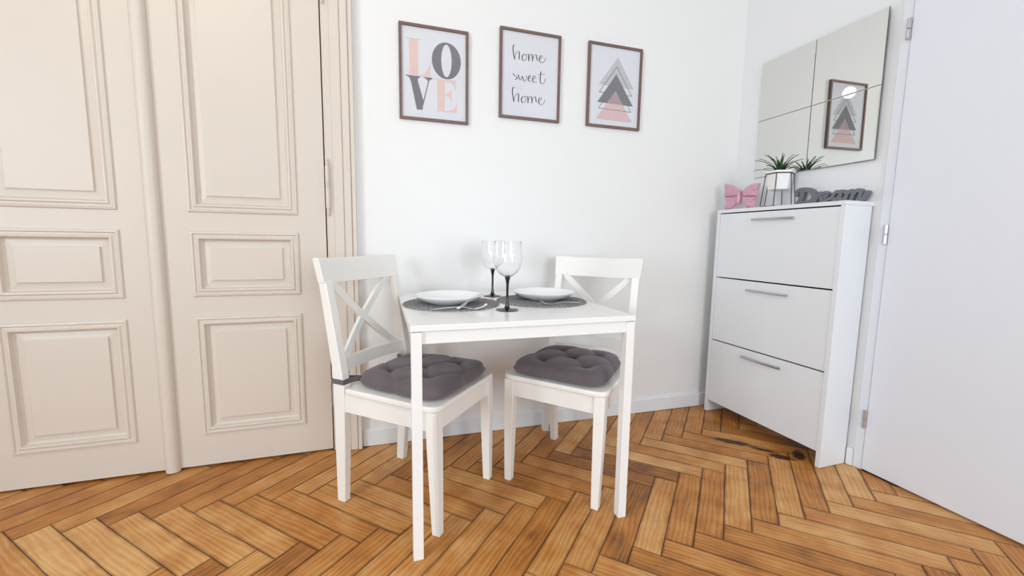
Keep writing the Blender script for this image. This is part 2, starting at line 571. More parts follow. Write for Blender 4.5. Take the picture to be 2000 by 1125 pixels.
def plank_geo(g, poly, z0, z1, dz=0.0):
    """block with a softened upper edge; poly is convex"""
    c = sum(poly, Vector((0, 0))) / len(poly)
    e = 0.0009
    ins = []
    n = len(poly)
    for i in range(n):
        a, b, d = poly[i - 1], poly[i], poly[(i + 1) % n]
        t1, t2 = (b - a).normalized(), (d - b).normalized()
        off = (Vector((-t1.y, t1.x)) + Vector((-t2.y, t2.x)))
        if off.length < 1e-6:
            off = Vector((-t1.y, t1.x))
        off.normalize()
        if off.dot(c - b) < 0:
            off = -off
        ins.append(b + off * e * 1.3)
    g.loft([[(p.x, p.y, z0) for p in poly], [(p.x, p.y, z1 - e * 0.7 + dz) for p in poly], [(p.x, p.y, z1 + dz) for p in ins]])


full = None
rest = G()
rng = random.Random(11)
wn = Vector((K, 1)).normalized()
for row in range(-13, 4):
    for i in range(-60, 60):
        up = row % 2 == 0                 # rows of '/' blocks alternate with rows of '\' blocks
        s2 = math.sqrt(0.5)
        if not up:                        # '\' row: sits above joint 0 on the wall side
            dirn, wid = Vector((s2, -s2)), Vector((s2, s2))
        else:
            dirn, wid = Vector((s2, s2)), Vector((s2, -s2))
        # joint j lies at v = j*SPAN, its upper corners at u0 + i*STEP, shifted by SPAN for every joint
        if up:
            j = row                        # lower joint of a '/' row ; row 0 lies between joint -1 and joint 0
            base_j = j - 1
            # upper corner of the lower joint
            u0 = (-SPAN if base_j % 2 else 0.0) + i * STEP
            p = Vector((u0, base_j * SPAN))
            q = [p, p + dirn * PL, p + dirn * PL + wid * PW, p + wid * PW]
        else:
            j = row                        # '\' row: between joint row-1 and joint row (top)
            u0 = (-SPAN if j % 2 else 0.0) + i * STEP
            b = Vector((u0, j * SPAN))     # upper corner of the top joint
            a = b - wid * PW
            q = [a, a + dirn * PL, b + dirn * PL, b]
        cen = (q[0] + q[2]) / 2
        cw = to_world(*cen)
        if cw.x < LEFT_X - 0.4 or cw.x > XR + 0.4 or cw.y > 0.4 or cw.y < FRONT_Y - 0.4:
            continue
        ang = math.atan2(dirn.y, dirn.x) + FROT
        # clip against the room in world space
        wp = [to_world(*v) for v in q]
        cl = clip(wp, wn.x, wn.y, wn.y * 0.0 + wn.x * 0.55 - 0.003) if cw.x > 0.25 else clip(wp, 0, 1, 0.03)
        cl = clip(cl, 1, 0, XR - 0.002 + (0.06 if D2_Y1 < cw.y < D2_Y0 - 0.25 else 0.0)) if cl else cl
        cl = clip(cl, -1, 0, -LEFT_X) if cl else cl
        cl = clip(cl, 0, -1, -FRONT_Y) if cl else cl
        if len(cl) < 3:
            continue
        m2 = Matrix.Rotation(-ang, 2)
        loc = [m2 @ (v - cw) for v in cl]
        xs_ = [v.x for v in loc]; ys_ = [v.y for v in loc]
        if max(xs_) - min(xs_) < 0.012 or max(ys_) - min(ys_) < 0.008:
            continue
        # joint gap
        loc = [Vector((max(-PL / 2 + GAP, min(PL / 2 - GAP, v.x)), max(-PW / 2 + GAP, min(PW / 2 - GAP, v.y)))) for v in loc]
        dz = rng.uniform(-0.0006, 0.0)
        tone = min(1.0, max(0.0, rng.gauss(0.5, 0.22)))
        seed = rng.uniform(0, 40)
        for tx, ty, tv in TONES:
            dd = Matrix.Rotation(-ang, 2) @ (Vector((tx, ty)) - cw)
            if abs(dd.x) < PL / 2 and abs(dd.y) < PW / 2:
                tone = tv
        if cw.y < -1.75 or cw.x < -1.75:
            m3 = Matrix.Rotation(ang, 2)
            plank_geo(rest, [m3 @ v + cw for v in loc], -0.012, 0.0, dz)
            continue
        is_full = len(cl) == 4 and all((a - b).length < 1e-6 for a, b in zip(cl, wp))
        if is_full and full is not None:
            o = bpy.data.objects.new('plank', full)
            COL.objects.link(o)
        else:
            gg = G()
            plank_geo(gg, loc, -0.012, 0.0)
            o = gg.obj('plank', M_PLANK)
            if is_full:
                full = o.data
        o.parent = floor
        o.location = (cw.x, cw.y, dz)
        o.rotation_euler = (0, 0, ang)
        o['tone'] = tone
        o['seed'] = seed
ro = rest.obj('plank_field', M_PLANK, floor)
ro['kind'] = 'stuff'
ro['tone'] = 0.5
ro['seed'] = 3.0

# ---------------------------------------------------------------- cream double door
door = bpy.data.objects.new('door_1', None)
COL.objects.link(door)
door.location = (-0.538, 0, 0)
struct(door, 'old cream panelled double door left of the table', 'door')
PANELS = [(0.145, 0.651), (0.734, 1.001), (1.075, 2.34)]
# nested outlines of a panel: (inset from its outer edge, y)
PROF = [(0, 0.0), (0.003, -0.007), (0.010, -0.009), (0.014, -0.003), (0.019, -0.0035), (0.025, -0.009), (0.031, -0.008), (0.036, 0.006), (0.042, 0.011), (0.066, 0.007), (0.0665, 0.001), (0.069, 0.0)]
for x0, x1, px0, px1 in ((-0.614, -0.003, -0.497, -0.112), (0.003, 0.617, 0.113, 0.509)):
    leaf = G()
    zb, zt = 0.010, 2.45
    leaf.box(x0, px0, 0, 0.042, zb, zt)
    leaf.box(px1, x1, 0, 0.042, zb, zt)
    prev = zb
    for z0, z1 in PANELS + [(zt, None)]:
        leaf.box(px0, px1, 0, 0.042, prev, z0)
        prev = z1
    lo = leaf.obj('leaf', M_CREAM, door)
    for z0, z1 in PANELS:
        rings = [[(px0 + d, y, z0 + d), (px1 - d, y, z0 + d), (px1 - d, y, z1 - d), (px0 + d, y, z1 - d)] for d, y in PROF]
        pg = G().loft([[(a, 0.03, c) for a, b, c in rings[0]]] + rings)
        pg.obj('panel', M_CREAM, lo)
# half round cover strip over the meeting edge
prof = [(-0.026, 0.0), (-0.026, -0.008)] + [(-0.024 * math.cos(t), -0.008 - 0.018 * math.sin(t)) for t in [math.pi * k / 12 for k in range(1, 12)]] + [(0.026, -0.008), (0.026, 0.0)]
G().loft([[(x, y, 0.003) for x, y in prof], [(x, y, 2.45) for x, y in prof]]).obj('cover_strip', M_CREAM, door, smooth=50)
# turned hinges
for zc in (0.31, 1.197, 2.06):
    h = 0.122
    pr = [(0.001, -h), (0.004, -h + 0.003), (0.006, -h + 0.008), (0.0035, -h + 0.013), (0.006, -h + 0.018), (0.0065, -h + 0.022), (0.0045, -h + 0.026), (0.0075, -h + 0.030), (0.009, -h + 0.036), (0.009, -0.002), (0.0082, -0.001), (0.0082, 0.001), (0.009, 0.002), (0.009, h - 0.036), (0.0075, h - 0.030), (0.0045, h - 0.026), (0.0065, h - 0.022), (0.006, h - 0.018), (0.0035, h - 0.013), (0.006, h - 0.008), (0.004, h - 0.003), (0.001, h)]
    ho = G().lathe(pr, 14).obj('hinge', M_CREAM, door, smooth=40)
    ho.location = (0.631, -0.017, zc)
# casing round the door: stepped profile swept over both sides and the head
CAS = [(0.0, 0.0), (0.0, -0.010), (0.026, -0.010), (0.030, -0.020), (0.066, -0.022), (0.069, -0.017), (0.072, -0.023), (0.098, -0.026), (0.101, -0.020), (0.104, -0.030), (0.118, -0.030), (0.120, 0.006)]
cx0, cx1, cz = -1.163, 0.088, 2.47
g = G()
ring = []
for d, y in CAS:
    ring.append([(cx0 - d, y, 0.002), (cx0 - d, y, cz + d), (cx1 + d, y, cz + d), (cx1 + d, y, 0.002)])
n = len(ring)
prof_rings = [[ring[i][k] for i in range(n)] for k in range(4)]
g.loft(prof_rings)
g.box(0.084, 0.094, -0.002, 0.05, 0.002, cz)
struct(g.obj('trim_1', M_CREAM), 'moulded cream casing framing the old double door', 'door casing')
struct(G().box(-1.2, 0.1, 0.045, 0.06, 0.0, 2.62).obj('trim_2', M_DARKIN), 'dark rebate board behind the double door leaves', 'trim')

# ---------------------------------------------------------------- baseboards
g = G()
hb = 0.080
x0, x1 = 0.212, XR - 0.001
pr = [(0, 0), (-0.014, 0), (-0.014, hb - 0.006), (-0.009, hb), (0, hb)]
g.loft([[(x0, wall_y(x0) + y, z + 0.002) for y, z in pr], [(x1, wall_y(x1) + y, z + 0.002) for y, z in pr]])
struct(g.obj('baseboard_back', M_BASE), 'low white baseboard along the wall behind the table', 'baseboard')
g = G()
pr = [(0, 0), (-0.014, 0), (-0.014, 0.070), (-0.009, 0.076), (0, 0.076)]
g.loft([[(XR + a, -0.788, z + 0.002) for a, z in pr], [(XR + a, D2_Y0 + 0.001, z + 0.002) for a, z in pr]])
struct(g.obj('baseboard_right', M_BASE), 'short white baseboard end between the shoe cabinet and flush door', 'baseboard')

# ---------------------------------------------------------------- flush white door in the right wall
d2 = bpy.data.objects.new('door_2', None)
COL.objects.link(d2)
d2.location = (XR, D2_Y0, 0)
struct(d2, 'plain flush white door on the right with chrome hinges', 'door')
g = G()
g.box(-0.006, 0.10, -0.036, -0.001, 0.001, D2_Z - 0.001)
g.box(-0.006, 0.10, D2_Y1 - D2_Y0 + 0.001, D2_Y1 - D2_Y0 + 0.036, 0.001, D2_Z - 0.001)
g.box(-0.006, 0.10, D2_Y1 - D2_Y0 + 0.036, -0.036, D2_Z - 0.036, D2_Z - 0.001)
g.obj('door_frame', M_DOOR2, d2, bevel=0.002)
lf = G().box(-0.010, 0.030, D2_Y1 - D2_Y0 + 0.040, -0.0385, 0.008, D2_Z - 0.040).obj('leaf', M_DOOR2, d2, bevel=0.003)
for zc in (0.234, 1.031, 1.831):
    b = G()
    for z0, z1 in ((-0.040, -0.001), (0.001, 0.040)):
        b.lathe([(0.0065, z0), (0.0082, z0 + 0.0015), (0.0082, z1 - 0.0015), (0.0065, z1)], 16)
    ho = b.obj('hinge', M_CHROME, d2, smooth=40)
    ho.location = (-0.0165, -0.033, zc)

# ---------------------------------------------------------------- lettering and outlines, in metres on their own plane
LOVE = [('L', 0, [[(0.0437, -0.0645), (0.0833, -0.0645), (0.0828, -0.2137), (0.0449, -0.2141)], [(0.031, -0.0606), (0.0955, -0.0594), (0.0955, -0.0632),
    (0.0309, -0.0644)], [(0.029, -0.2136), (0.0942, -0.2131), (0.115, -0.2003), (0.1298, -0.1719), (0.1361, -0.1456), (0.137, -0.2163), (0.029,
    -0.2178)]]), ('V', 1, [[(0.0418, -0.2213), (0.0801, -0.2225), (0.0816, -0.2419), (0.106, -0.3241), (0.1004, -0.3602), (0.0752, -0.3614), (0.0511,
    -0.2456)], [(0.0255, -0.2183), (0.0915, -0.2177), (0.0897, -0.2217), (0.08, -0.2284), (0.0491, -0.231), (0.0383, -0.2242)], [(0.1038, -0.2183),
    (0.1459, -0.2174), (0.1459, -0.2204), (0.1311, -0.2316), (0.1037, -0.3416), (0.1011, -0.3341), (0.1258, -0.2344), (0.1192, -0.2267)]]), ('E', 0,
    [[(0.166, -0.2205), (0.2013, -0.2197), (0.2018, -0.3564), (0.1681, -0.3567)], [(0.1481, -0.2201), (0.2516, -0.2171), (0.2502, -0.2698), (0.2447,
    -0.2441), (0.2295, -0.2276), (0.2012, -0.2249), (0.1481, -0.2227)], [(0.2029, -0.2808), (0.218, -0.2748), (0.2304, -0.2567), (0.2317, -0.3136),
    (0.2203, -0.2894), (0.2029, -0.287)], [(0.1519, -0.3562), (0.2018, -0.356), (0.2317, -0.3503), (0.2488, -0.3352), (0.2562, -0.3066), (0.2572,
    -0.3588), (0.1518, -0.3593)]])]
SCRIPT = [[[(0.0752, -0.0713), (0.0672, -0.0758), (0.0656, -0.0939), (0.0703, -0.1189), (0.0749, -0.1372)], [(0.0739, -0.1335), (0.0797, -0.1112), (0.089,
    -0.0984), (0.0967, -0.1003), (0.097, -0.1174), (0.0963, -0.1304), (0.103, -0.1338)], [(0.1265, -0.1048), (0.1146, -0.112), (0.1115, -0.1254), (0.1184,
    -0.1365), (0.1294, -0.1316), (0.1345, -0.1179), (0.1289, -0.1066), (0.1372, -0.108)], [(0.1429, -0.1025), (0.1447, -0.1196), (0.1455, -0.1346)],
    [(0.1453, -0.1269), (0.1531, -0.105), (0.1604, -0.1031), (0.1646, -0.1169), (0.1644, -0.1321)], [(0.1647, -0.1234), (0.174, -0.103), (0.1828,
    -0.1027), (0.1862, -0.1205), (0.1932, -0.1265)], [(0.1999, -0.1195), (0.2116, -0.1114), (0.2133, -0.1028), (0.2049, -0.1031), (0.1989, -0.1166),
    (0.2051, -0.1311), (0.2176, -0.1329), (0.2272, -0.1224), (0.2323, -0.1077)]], [[(0.0674, -0.2002), (0.0747, -0.2088), (0.0853, -0.214), (0.0878,
    -0.221), (0.0817, -0.2266), (0.074, -0.2245)], [(0.0937, -0.2029), (0.0979, -0.2181), (0.1062, -0.2249), (0.1131, -0.2084), (0.1182, -0.2208), (0.127,
    -0.2285), (0.1355, -0.2165), (0.1357, -0.2012)], [(0.1458, -0.2166), (0.1549, -0.2085), (0.1557, -0.2), (0.1484, -0.2031), (0.1443, -0.2168), (0.1504,
    -0.2274), (0.162, -0.2225)], [(0.1668, -0.2158), (0.1794, -0.209), (0.1812, -0.1999), (0.1728, -0.2014), (0.1668, -0.2149), (0.173, -0.2291), (0.1886,
    -0.2246)], [(0.2087, -0.1745), (0.206, -0.2048), (0.208, -0.2253), (0.2181, -0.2308), (0.2288, -0.2215), (0.2323, -0.2034)], [(0.1938, -0.1922),
    (0.2312, -0.1818)]], [[(0.0755, -0.2624), (0.0674, -0.2669), (0.0656, -0.2855), (0.07, -0.3111), (0.0745, -0.3299)], [(0.0735, -0.3261), (0.0796,
    -0.3034), (0.0891, -0.2904), (0.0968, -0.2926), (0.097, -0.3101), (0.0961, -0.3234), (0.1029, -0.327)], [(0.1269, -0.2977), (0.1148, -0.3049),
    (0.1115, -0.3185), (0.1184, -0.3301), (0.1296, -0.3252), (0.1348, -0.3114), (0.1293, -0.2996), (0.1376, -0.3013)], [(0.1434, -0.2958), (0.1451,
    -0.3132), (0.1457, -0.3287)], [(0.1456, -0.3207), (0.1537, -0.2985), (0.1611, -0.2967), (0.1652, -0.3109), (0.1649, -0.3265)], [(0.1652, -0.3175),
    (0.1749, -0.2969), (0.1838, -0.2967), (0.1869, -0.315), (0.194, -0.3213)], [(0.2008, -0.3143), (0.2127, -0.3062), (0.2146, -0.2975), (0.2061,
    -0.2976), (0.1998, -0.3113), (0.206, -0.3262), (0.2185, -0.3283), (0.2283, -0.3178), (0.2336, -0.3028)]]]
TRI = {'light': [(0.1688, -0.0539), (0.0635, -0.1983), (0.2683, -0.2027)], 'line': [(0.1643, -0.0988), (0.0651, -0.2368), (0.2612, -0.2376)], 'dark':
    [(0.1627, -0.1388), (0.0586, -0.2851), (0.2677, -0.2872)], 'line2': [(0.1631, -0.1778), (0.0635, -0.3158), (0.2597, -0.3179)], 'pink': [(0.1625,
    -0.2192), (0.0531, -0.3683), (0.2658, -0.3694)]}
DREAM = [('D', 0.0209, [(0.0163, 0.0582), (0.0186, 0.0719), (0.0344, 0.0778), (0.0598, 0.0773), (0.083, 0.0701), (0.0978, 0.0547), (0.1018, 0.0362), (0.09,
    0.0211), (0.0704, 0.0151), (0.0476, 0.0136), (0.0263, 0.0163)]), ('D', 0.0209, [(0.0465, 0.0728), (0.0408, 0.0482), (0.0319, 0.0192)]), ('r', 0.0162,
    [(0.1251, 0.0532), (0.117, 0.037), (0.105, 0.0146)]), ('r', 0.0162, [(0.1186, 0.0432), (0.1264, 0.0513), (0.1358, 0.0532)]), ('e', 0.0151, [(0.1377,
    0.0341), (0.1552, 0.0377), (0.1636, 0.0473), (0.1547, 0.054), (0.1408, 0.0453), (0.1361, 0.0279), (0.1488, 0.0178), (0.169, 0.0241), (0.1849,
    0.0289)]), ('a', 0.0151, [(0.2216, 0.0502), (0.2046, 0.0525), (0.1908, 0.0406), (0.1905, 0.0233), (0.2059, 0.0199), (0.2183, 0.034)]), ('a', 0.0151,
    [(0.2252, 0.0531), (0.2203, 0.0237), (0.2299, 0.0153), (0.242, 0.0199)]), ('m', 0.0151, [(0.2411, 0.0489), (0.2484, 0.0461), (0.2445, 0.0136)]), ('m',
    0.0151, [(0.2471, 0.0363), (0.2609, 0.0494), (0.2711, 0.0498), (0.2748, 0.0406), (0.2676, 0.0107)]), ('m', 0.0151, [(0.2745, 0.0347), (0.2878, 0.049),
    (0.3004, 0.0496), (0.3059, 0.0394), (0.3008, 0.0187), (0.307, 0.0104), (0.3172, 0.0153), (0.3298, 0.039)])]
BUTTERFLY = {'ul': [(0.0007, 0.1482), (0.0319, 0.1431), (0.063, 0.131), (0.0945, 0.1077), (0.1027, 0.0913), (0.1003, 0.0712), (0.0585, 0.0725), (0.0125, 0.0758),
    (0.0071, 0.0928), (0.0108, 0.1085)], 'll': [(0.0152, 0.075), (0.0586, 0.0721), (0.1004, 0.0702), (0.1096, 0.0481), (0.1082, 0.0327), (0.0925, 0.0241),
    (0.0646, 0.0063), (0.0449, 0.0025), (0.0232, 0.0019), (0.0177, 0.0194), (0.0229, 0.0472)], 'ur': [(0.2348, 0.1251), (0.2294, 0.1025), (0.2237, 0.083),
    (0.228, 0.0595), (0.1825, 0.0624), (0.1338, 0.0681), (0.1269, 0.0793), (0.129, 0.0945), (0.1549, 0.1149), (0.1944, 0.1259)], 'lr': [(0.1339, 0.0672),
    (0.1826, 0.0618), (0.2217, 0.0577), (0.2132, 0.0433), (0.2105, 0.0249), (0.2162, 0.0003), (0.1884, 0.0002), (0.1651, 0.0059), (0.1499, 0.0199),
    (0.1326, 0.0308), (0.1276, 0.0466)], 'body': [(0.0978, 0.0976), (0.1116, 0.1039), (0.1266, 0.0947), (0.1321, 0.0616), (0.1288, 0.033), (0.1178,
    0.0242), (0.1061, 0.0348), (0.0985, 0.0646)]}

# ---------------------------------------------------------------- framed prints
def picture(x, ztop, label, w=0.309, h=0.4075):
    t = thing('framed_print', label, 'picture', (x, wall_y(x) - 0.0005, ztop - h), -K, 'framed prints above the table')
    b, dp = 0.0115, 0.018
    f = G()
    f.hexa([(0, -dp, 0), (w, -dp, 0), (w, 0, 0), (0, 0, 0), (b, -dp, b), (w - b, -dp, b), (w - b, 0, b), (b, 0, b)])
    f.hexa([(b, -dp, h - b), (w - b, -dp, h - b), (w - b, 0, h - b), (b, 0, h - b), (0, -dp, h), (w, -dp, h), (w, 0, h), (0, 0, h)])
    f.hexa([(0, -dp, 0), (b, -dp, b), (b, 0, b), (0, 0, 0), (0, -dp, h), (b, -dp, h - b), (b, 0, h - b), (0, 0, h)])
    f.hexa([(w - b, -dp, b), (w, -dp, 0), (w, 0, 0), (w - b, 0, b), (w - b, -dp, h - b), (w, -dp, h), (w, 0, h), (w - b, 0, h - b)])
    f.obj('frame', M_BRONZE, t)
    pr = G().box(b, w - b, -0.0095, -0.006, b, h - b).obj('print', M_PAPER, t)
    G().box(b, w - b, -0.0138, -0.0120, b, h - b).obj('glass', M_PGLASS, t)
    return t, pr, (lambda u, v, y: (u, y, v + h))


YP = -0.0095
t, pr, fn = picture(0.3987, 1.9235, 'framed print nearest the cream door with pink and grey letters LOVE')
for name, ci, polys in LOVE:
    g = G()
    for i, p in enumerate(polys):
        vs = [fn(u, v, YP - 0.0004 - 0.00004 * i) for u, v in p]
        g.add(vs, [tuple(range(len(vs)))])
    o = g.obj('letter', (M_PINK, M_GREY)[ci], pr)
    o['label'] = '%s letter %s' % (('pink', 'grey')[ci], name)
g = G()
N = 48
oc, rx, ry, ix, iy = (0.2088, -0.1366), 0.0657, 0.0787, 0.0235, 0.0705
vs, fs = [], []
for i in range(N):
    a = 2 * math.pi * i / N
    vs.append(fn(oc[0] + rx * math.cos(a), oc[1] + ry * math.sin(a), YP - 0.0006))
    vs.append(fn(oc[0] + ix * math.cos(a), oc[1] + iy * math.sin(a), YP - 0.0006))
for i in range(N):
    k = (i + 1) % N
    fs.append((2 * i, 2 * k, 2 * k + 1, 2 * i + 1))
o = g.add(vs, fs).obj('letter', M_GREY, pr)
o['label'] = 'grey letter O'

t, pr, fn = picture(0.8572, 1.9742, 'middle framed print with handwritten words home sweet home')
for wi, (word, strokes) in enumerate(zip(('home', 'sweet', 'home'), SCRIPT)):
    g = G()
    for i, s in enumerate(strokes):
        ribbon(g, s, lambda q, tt: 0.0013 + 0.0024 * max(0.0, -tt.y) ** 1.5 + 0.0006 * abs(tt.y), YP - 0.0003, YP - 0.0006 - 0.00004 * i, fn, 6, taper=True)
    o = g.obj('word', M_INK, pr)
    o['label'] = 'handwritten word %s' % word

t, pr, fn = picture(1.3175, 1.9769, 'framed print nearest the corner with stacked pink and grey triangles')


def tri_fill(pts, mat, lab, y):
    g = G().add([fn(u, v, y) for u, v in pts], [(0, 1, 2)])
    o = g.obj('triangle', mat, pr)
    o['label'] = lab
    return o


def tri_line(pts, mat, lab, y, w):
    c = Vector((sum(p[0] for p in pts) / 3, sum(p[1] for p in pts) / 3))
    P_ = [Vector(p) for p in pts]
    inr = 0.0
    a, b_, d_ = (P_[1] - P_[2]).length, (P_[0] - P_[2]).length, (P_[0] - P_[1]).length
    per = a + b_ + d_
    inc = (P_[0] * a + P_[1] * b_ + P_[2] * d_) / per
    area_ = abs((P_[1] - P_[0]).cross(P_[2] - P_[0])) / 2
    k = 1 - w / (2 * area_ / per)
    vs = [fn(p.x, p.y, y) for p in P_] + [fn(*(inc + (p - inc) * k), y) for p in P_]
    g = G().add(vs, [(0, 1, 4, 3), (1, 2, 5, 4), (2, 0, 3, 5)])
    o = g.obj('triangle_outline', mat, pr)
    o['label'] = lab


tri_fill(TRI['light'], M_LGREY, 'pale grey triangle', YP - 0.0003)
tri_fill(TRI['dark'], M_GREY, 'dark grey triangle', YP - 0.0005)
tri_line(TRI['line'], M_GREY, 'grey outlined triangle at the top', YP - 0.0006, 0.0032)
tri_fill(TRI['pink'], M_PWASH, 'pink triangle', YP - 0.0007)
# where the pink wash lies over the dark triangle the print is a muted mauve
pk, dk = [Vector(p) for p in TRI['pink']], [Vector(p) for p in TRI['dark']]
yb = lambda u: dk[1].y + (dk[2].y - dk[1].y) * (u - dk[1].x) / (dk[2].x - dk[1].x)


def cross_pt(a, b):
    for i in range(401):
        q = a + (b - a) * (i / 400)
        if q.y < yb(q.x):
            return q
    return b


o = tri_fill([tuple(pk[0]), tuple(cross_pt(pk[0], pk[1])), tuple(cross_pt(pk[0], pk[2]))], M_PGREY, 'mauve overlap of the two triangles', YP - 0.0008)
tri_line(TRI['line2'], M_GREY, 'grey outlined triangle at the bottom', YP - 0.0009, 0.0028)

# ---------------------------------------------------------------- mirror tiles
MS = 0.6021
MYAW, MPIT = R(-1.45), R(-0.6)            # the tiles are stuck on pads and lean a hair off the wall
for r_, rn in ((1, 'upper'), (0, 'lower')):
    for c_ in (0, 1):
        lab = '%s mirror tile nearer the %s' % (rn, ('picture wall', 'flush white door')[c_])
        yc, zc = -0.1734 - (c_ + 0.5) * MS / 2, 1.3448 + (r_ + 0.5) * MS / 2
        dy, dz = yc + 0.4745, zc - 1.6459
        t = thing('mirror_tile', lab, 'mirror', (XR - 0.0125 - math.tan(MYAW) * dy + math.sin(MPIT) * dz, yc, zc), 0, 'square mirror tiles on the side wall')
        t.rotation_euler = (0, MPIT, MYAW)
        hw = MS / 4
        sq = lambda x, q: [(x, -q, -q), (x, q, -q), (x, q, q), (x, -q, q)]
        wallx = lambda y, z: 0.0123 + math.tan(MYAW) * (dy + y) - math.sin(MPIT) * (dz + z)
        G().loft([sq(0.0, hw), sq(0.0008, hw)]).obj('backing', M_BACKING, t)
        pad = sq(0.0008, hw - 0.035)
        G().loft([pad, [(max(0.0012, wallx(y, z)), y, z) for x, y, z in pad]]).obj('mounting_pad', M_WALL, t)
        hw -= 0.0013
        e = 0.0012
        G().loft([sq(-0.0002, hw), sq(-0.0030, hw), sq(-0.0033, hw - e)]).obj('mirror_glass', M_MIRROR, t)

# ---------------------------------------------------------------- shoe cabinet
CX0, CY0, CY1, CZ = 2.1244, -0.1022, -0.7854, 1.1686
cab = thing('shoe_cabinet', 'tall slim white shoe cabinet with three flap fronts below the mirror', 'cabinet', ((CX0 + XR - 0.016) / 2, (CY0 + CY1) / 2, 0))
hx, hy = (XR - 0.016 - CX0) / 2, (CY0 - CY1) / 2
ST = 0.020
for y0, y1 in ((-hy, -hy + ST), (hy - ST, hy)):
    G().box(-hx, hx, y0, y1, 0.001, CZ - 0.0185).obj('side_panel', M_CAB, cab, bevel=0.001)
G().box(-hx, hx + 0.014, -hy, hy, CZ - 0.018, CZ).obj('top_board', M_CAB, cab, bevel=0.001)
G().box(hx - 0.006, hx, -hy + ST, hy - ST, 0.07, CZ - 0.0185).obj('back_panel', M_DARKIN, cab)
G().box(-hx + 0.03, hx - 0.006, -hy + ST, hy - ST, 0.07, 0.086).obj('bottom_board', M_CAB, cab)
for fz0, fz1, hz in ((0.070, 0.4285, 0.389), (0.4350, 0.7900, 0.744), (0.7965, 1.1450, 1.107)):
    f = G().box(-hx + 0.003, -hx + 0.019, -hy + ST + 0.0015, hy - ST - 0.0015, fz0, fz1).obj('flap_front', M_CAB, cab, bevel=0.001)
    hd = G()
    yc = -0.4535 - (CY0 + CY1) / 2
    xf = -hx + 0.003
    pr = []
    for k in range(13):
        s = -1 + k / 6
        bow = 0.020 - 0.006 * s * s
        pr.append([(xf - bow - a, yc + s * 0.113, hz + b) for a, b in ((-0.003, -0.0055), (0.0025, -0.0050), (0.0040, 0), (0.0025, 0.0050), (-0.003, 0.0055))])
    hd.loft(pr)
    for s in (-0.096, 0.096):
        hd.box(xf - 0.016, xf, yc + s - 0.005, yc + s + 0.005, hz - 0.004, hz + 0.004)
    hd.obj('handle', M_STEEL, f, smooth=30)

# ---------------------------------------------------------------- things on the cabinet
TOP = CZ
# butterfly
bt = thing('butterfly_figurine', 'glossy pink ceramic butterfly on the shoe cabinet beside the corner', 'figurine', (2.158, -0.10, TOP))


def puff(poly, depth, base=0.006, name='wing', rings=5, smooth=0):
    P_ = [p.to_2d() if len(p) == 3 else p for p in smooth_path([Vector(p) for p in poly] + [Vector(poly[0])], 4)][:-1]
    c = sum(P_, Vector((0, 0))) / len(P_)
    R_ = []
    R_.append([(base, -p.x, max(0.0, p.y)) for p in P_])
    for k in range(rings + 1):
        s = 1 - k / (rings + 0.6)
        d = depth * math.sqrt(max(0, 1 - s ** 2.6))
        R_.append([(-d, -(c.x + (p.x - c.x) * s), max(0.0, c.y + (p.y - c.y) * s)) for p in P_])
    return G().loft(R_).obj(name, M_PINKCER, bt, smooth=60)


for k, nm in (('ul', 'upper_wing'), ('ur', 'upper_wing'), ('ll', 'lower_wing'), ('lr', 'lower_wing')):
    w_ = puff(BUTTERFLY[k], 0.010, name=nm)
    c = sum((Vector(p) for p in BUTTERFLY[k]), Vector((0, 0))) / len(BUTTERFLY[k])
    for j in range(5):                    # raised drops on the wing
        p = Vector(BUTTERFLY[k][(j * 2 + 1) % len(BUTTERFLY[k])])
        q = c + (p - c) * 0.62
        rr = 0.0075 - 0.0006 * j
        dg = G()
        rg = []
        for i in range(5):
            a = math.pi / 2 * i / 4.4
            rg.append([(-0.0085 - rr * 0.9 * math.sin(a), -q.x + rr * math.cos(a) * math.cos(b), q.y + rr * 1.3 * math.cos(a) * math.sin(b)) for b in [2 * math.pi * m_ / 12 for m_ in range(12)]])
        dg.loft(rg).obj('wing_dot', M_PINKCER, w_, smooth=60)
bc = sum(p[0] for p in BUTTERFLY['body']) / 8
puff([(bc + (p[0] - bc) * 0.55, p[1]) for p in BUTTERFLY['body']], 0.016, name='body')

# plant in a wire stand
PX, PY = 2.207, -0.403
stand = thing('wire_plant_stand', 'dark wire plant stand with splayed legs on the shoe cabinet', 'plant stand', (PX, PY, TOP))
ROT = R(27)
hexp = lambda r, z, k: (r * math.cos(ROT + k * math.pi / 3), r * math.sin(ROT + k * math.pi / 3), z)
ZR = 0.162
g = G()
for k in range(6):
    g.tube([hexp(0.063, ZR, k), hexp(0.063, ZR, k + 1)], 0.0020, 6)
g.obj('top_ring', M_WIRE, stand)
for k in range(6):
    G().tube([hexp(0.063, ZR, k), hexp(0.078, 0.0022, k)], 0.0020, 6).obj('leg', M_WIRE, stand)
g = G()
for k in range(6):
    g.tube([hexp(0.078, 0.0022, k), hexp(0.078, 0.0022, k + 1)], 0.0020, 6)
g.obj('base_ring', M_WIRE, stand)
pot = thing('potted_plant', 'spiky green plant in a white faceted pot held by the wire stand', 'potted plant', (PX, PY, TOP + 0.084))
rings = []
for r, z in ((0.048, 0.0), (0.051, 0.003), (0.0595, 0.078), (0.0610, 0.0805), (0.0670, 0.0810), (0.0670, 0.090), (0.0645, 0.092), (0.0580, 0.089), (0.0550, 0.074)):
    rings.append([hexp(r, z, k) for k in range(6)])
G().loft(rings).obj('pot', M_POT, pot, bevel=0.003)
G().loft([[hexp(0.0545, 0.0725, k) for k in range(6)], [hexp(0.0545, 0.078, k) for k in range(6)], [hexp(0.03, 0.084, k) for k in range(6)]]).obj('soil', M_SOIL, pot)
rl = random.Random(5)
